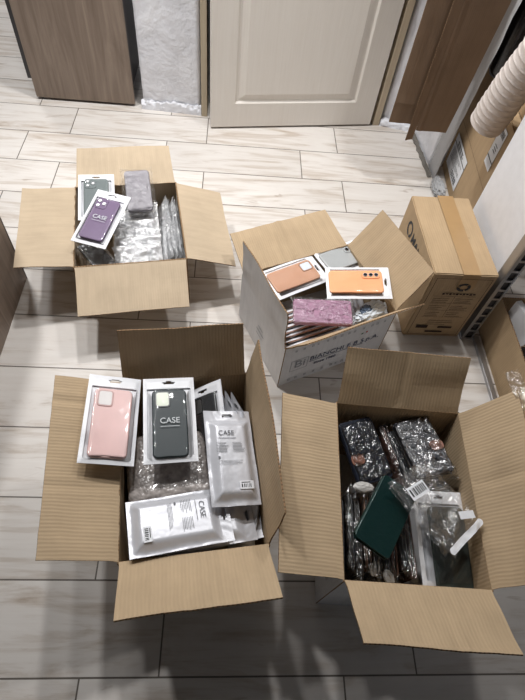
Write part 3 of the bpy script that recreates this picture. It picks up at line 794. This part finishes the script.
def lump(name, rx, ry, rz, mat, parent, seed, amp=.35, freq=3.0, sub=4):
    bm = bmesh.new(); bmesh.ops.create_icosphere(bm, subdivisions=sub, radius=1)
    for v in bm.verts:
        n_ = v.co.normalized(); k = 1 + amp * (1 - 2 * abs(noise.noise(n_ * freq + Vector((seed, 0, 0))))) * .6 + amp * .4 * noise.noise(n_ * freq * 2.7)
        v.co = Vector((n_.x * rx, n_.y * ry, n_.z * rz)) * k
    return bm_obj(name, bm, mat, parent, smooth=False)
lump('bag_body', .052, .028, .024, plain('white_plastic_bag', (214, 220, 226), .3), t, 4, .5, 3.5)
lump('blue_print', .02, .015, .015, plain('blue_bag_print', (96, 112, 134), .3), t, 9, .5, 3.5).location = (-.02, .005, .013)

# ================================================================== contents of box C
def inC(x, y, z): return loc_in(-.067, .434, 7.28, x, y, z)
t = thing('wrapped_bundle', 'grey bundle of bubble-wrapped phone cases below the black and pink ones', 'bundle', inC(-.045, -.008, .150), (7.3 + 2, 0, 0))
bm = bmesh.new(); bmesh.ops.create_cube(bm, size=1); bmesh.ops.subdivide_edges(bm, edges=bm.edges[:], cuts=22, use_grid_fill=True)
for v in bm.verts:
    c = v.co * 2; q = Vector((math.copysign(abs(c.x) ** .8, c.x), c.y, c.z)); k = (abs(c.x) ** 8 + abs(c.y) ** 8 + abs(c.z) ** 8) ** (-1 / 8)
    c = Vector((c.x * k * .098, c.y * k * .085, c.z * k * .115)); c += c.normalized() * (noise.noise(c * 35) * .004 + (1 - abs(noise.noise(c * 60)) * 2) * .003); v.co = c
bm_obj('wrap', bm, bubble_wrap('grey_bubble_wrap', (168, 160, 156)), t, True)
for k, (x, z) in enumerate(((.030, .02), (.062, -.0))):
    s = slab('hang_hole', .026, .006, 0, .002, .0028, .0005, plain('hole_dark_grey', (84, 80, 80), .5), t); s.rotation_euler = (R(70), 0, R(0)); s.location = (x, -.084 + .0, .075 + z * .4)
for i in range(2):
    case_in_pouch(['grey-backed packaged case hidden just under the black one', 'dark packaged case between the green-black one and the upright CASE pouch'][i], (inC(-.04, .10, .255), inC(.045, .085, .262))[i], ((6, 2, 0), (9, 6, -38))[i], .11, .20, .078, .16, (60, 62, 64), 'window', seed=50 + i, camcol=(140, 140, 140))
case_in_pouch('pale pink phone case in a white pouch lying over the left rim of its box', (-.243, .497, .333), (2.8, 1.2, 15), .116, .212, .083, .164, (228, 194, 190), 'window', seed=61, rough=.3, cy=-.012, camcol=(226, 222, 220))
case_in_pouch('dark green-black phone case in a white pouch beside the pale pink one', (-.115, .505, .325), (7, 2, 4), .117, .208, .078, .165, (32, 46, 50), 'window', seed=62, rough=.5, cy=-.012, text_s=.019, camcol=(214, 220, 202))
ords = ['leftmost', 'second from the left', 'third from the left', 'rightmost']
for i in range(4):
    printed_pouch('%s of the white pouches standing on edge behind the printed CASE pouch' % ords[i], inC(.078 + i * .015, .098 - i * .006, .19), (7.3, 58, -80), .105, .20, 'white pouches on edge behind the printed pouch', T=.008, seed=70 + i, prints=False, mat=POUCH)
printed_pouch('white printed CASE pouch lying upright along the right wall of the box', (.027, .432, .292), (7.9, 3, 14), .112, .222, seed=81)
for i in range(3):
    printed_pouch(['topmost', 'middle', 'lowest'][i] + ' of the white pouches peeking out right of the sideways CASE pouch', inC(.018 + .014 * (i + 1) - .006, -.140 + .004 * i, .250 - .020 * i), (-78.5 + 2 * i, -8, -3), .112, .212, 'white pouches under the sideways printed pouch', T=.012, seed=90 + i, prints=False)
printed_pouch('white CASE pouch lying sideways at the front of its box', (-.077, .290, .278), (-77.8, -6, -6), .120, .214, seed=85)
t = printed_pouch('white pouch with a black oval hole, front right corner of its box', inC(.116, -.125, .205), (-7, 12, -52), .088, .16, T=.008, seed=88, prints=False, mat=POUCH)
slab('oval_window', .014, .040, .0085, .0095, .0068, .0003, BLACKINK, t, (.01, .035))

# ================================================================== contents of box D
def inD(x, y, z): return loc_in(.417, .362, -3.26, x, y, z)
LEATHER = (28, 33, 46)
def wallet(label, loc, rot, W, L, col, group=None, wrap=None, clasp=False, T=.016, seed=1, rough=.4, amp=.004, metal=0, coat=0, capx=None, wrapsize=1.12):
    t = thing('wallet_case', label, 'phone case', loc, rot, group)
    m = plain('leather_%d_%d_%d' % tuple(col), col, rough, metal, .5, (120, .0004), coat)
    slab('back_cover', W, L, 0, .0035, .009, .001, m, t)
    slab('front_cover', W, L, T - .0035, T, .009, .0014, m, t)
    slab('phone_shell', W - .012, L - .012, .0036, T - .0036, .009, .001, plain('dark_shell', (26, 24, 24), .4), t, (.002, 0))
    # spine: half round along the left long edge
    V = []; F = []; n = 8
    for j, y in enumerate((-L / 2 + .007, L / 2 - .007)):
        for k in range(n + 1):
            a = PI / 2 + PI * k / n; V.append((-W / 2 + .004 + math.cos(a) * .0065, y, T / 2 + math.sin(a) * T / 2))
    F = [(k, k + 1, n + 2 + k, n + 1 + k) for k in range(n)] + [tuple(range(n + 1)), tuple(range(n + 1, 2 * n + 2))[::-1]]
    mesh('spine', V, F, m, t, smooth=False)
    if clasp:
        slab('magnetic_clasp', .034, .026, T + .0005, T + .003, .010, .0008, plain('brown_leather_clasp', (138, 92, 74), .45), t, (clasp[0], clasp[1]))
    if wrap:
        def sh(u, v): return (T + .002) * smooth(0, .10, .5 - max(abs(u), abs(v)))
        crumple('clear_wrap', W * wrapsize, L * wrapsize, .003, amp, wrap, t, seed, 50, 74, 42, .9, sh)
    return t
ords = ['leftmost', 'second', 'third', 'fourth', 'fifth', 'sixth', 'seventh', 'eighth', 'rightmost']
cols = [(34, 36, 44), (30, 32, 40), (44, 38, 38), (118, 82, 58), (36, 38, 46), (40, 40, 50), (110, 74, 56), (34, 34, 42), (92, 62, 48)]
for i in range(9):
    lab = '%s of the wallet cases standing around the green one' % (ords[i] if i in (0, 8) else ords[i] + ' from the left')
    wallet(lab, inD(-.132 + i * .0195, -.085 + (.008 if i % 2 else -.004), .190 + (.006 if i % 3 == 1 else 0)), (-3.3 + (i % 3 - 1) * .7, 0, -84 + (i % 2) * 2), .086, .160, cols[i], 'wallet cases standing on edge', DARKFILM, None, .012, 100 + i, .4, .005, wrapsize=1.22)
wallet('black wallet case with a brown clasp in shiny wrap, back left of its box', (.348, .472, .243), (17, 9, 4), .090, .154, LEATHER, None, DARKFILM, (-.028, -.018), .017, 120, .3, .006, wrapsize=1.05)
wallet('black wallet case with a round brown clasp in shiny wrap, back right of its box', (.488, .474, .262), (14, -4, -3), .092, .150, (26, 30, 42), None, DARKFILM, (.032, -.005), .017, 121, .3, .006, wrapsize=1.15)
wallet('second black wallet case underneath the back right one', (.476, .456, .236), (10, -4, -3), .092, .158, (30, 33, 40), None, DARKFILM, None, .016, 122, .35, .005)
wallet('brown-edged wrapped wallet case wedged between the two black wallet cases', (.423, .470, .205), (14, 0, -70), .08, .155, (96, 68, 58), None, DARKFILM, None, .015, 124, .35, .006)
wallet('plain dark green metallic wallet case, unwrapped on top of the black ones', (.358, .301, .300), (-32.8, -2.5, 9), .084, .161, (12, 46, 44), T=.015, rough=.30, metal=.35, coat=.3)
# long clear-fronted packet with a dark case on the right
case_in_pouch('dark grey-green phone case in a clear pouch along the right wall of its box', (.505, .272, .242), (-1.2, 7, 4), .118, .205, .086, .175, (58, 66, 62), 'plain', seed=131, off=.012, cy=-.02)
t = thing('clear_plastic_bag', 'empty crinkled clear plastic bag with a barcode sticker, right of the green case', 'bag', (.462, .318, .333), (-142, -4, -6))
crumple('bag_sheet', .120, .175, 0, .013, BAGFILM, t, 140, 56, 76, 18, 1.2)
crumple('bag_sheet', .115, .165, -.012, .010, BAGFILM, t, 143, 30, 40, 18, .8)
crumple('header_strip', .115, .014, .006, .006, POUCH, t, 144, 26, 6, 24, .9).location = (.0, .083, .004)
MS = Matrix.Translation((.018, -.045, .016)) @ Matrix.Rotation(R(172), 4, 'Z')
s = bars('sticker', [(-.024, -.014, .024, .014)], PAPER, t, MS)
bars('barcode', barcode(-.020, -.008, .020, .009, 14, random.Random(2)), BLACKINK, s, MS @ Matrix.Translation((0, 0, .0006)))
MS = Matrix.Translation((-.035, .055, .014)) @ Matrix.Rotation(R(150), 4, 'Z')
bars('sticker', [(-.018, -.008, .018, .008)], PAPER, t, MS)
for i, (x, y, sx) in enumerate(((-.085, .01, .022), (-.06, -.155, .018), (-.035, -.172, .014))):
    t = tag(lump('paper_scrap', sx, .011, .006, plain('scrap_white_plastic', (196, 194, 190), .4), None, 20 + i, .4, 2.5, 3), ['crumpled white scrap at the top of the standing wallet cases', 'crumpled white scrap near the front wall of the wallet box', 'small flat white scrap against the front wall of the wallet box'][i], 'scrap')
    t.location = inD(x, y, .262 - (.03 if i else 0)); t.rotation_euler = (.3, .2, i * .9)
# silvery plastic caught at the outer edge of the right flap
t = tag(crumple('film_scrap', .03, .10, 0, .008, BAGFILM, None, 160, 14, 30, 60, .8), 'strip of shiny crinkled film on the outer edge of the right flap', 'film')
t.location = (.665, .545, .440); t.rotation_euler = (0, R(-40), R(6))
# crumpled white plastic at the wall foot between the white wall and the labelled box
t = tag(lump('crumpled_sheet', .022, .06, .022, plain('white_crumpled_plastic', (160, 161, 163), .4), None, 33, .45, 3.5), 'crumpled whitish plastic on the floor at the foot of the wall, behind the closed box', 'plastic')
t.location = (.905, 1.80, .024)
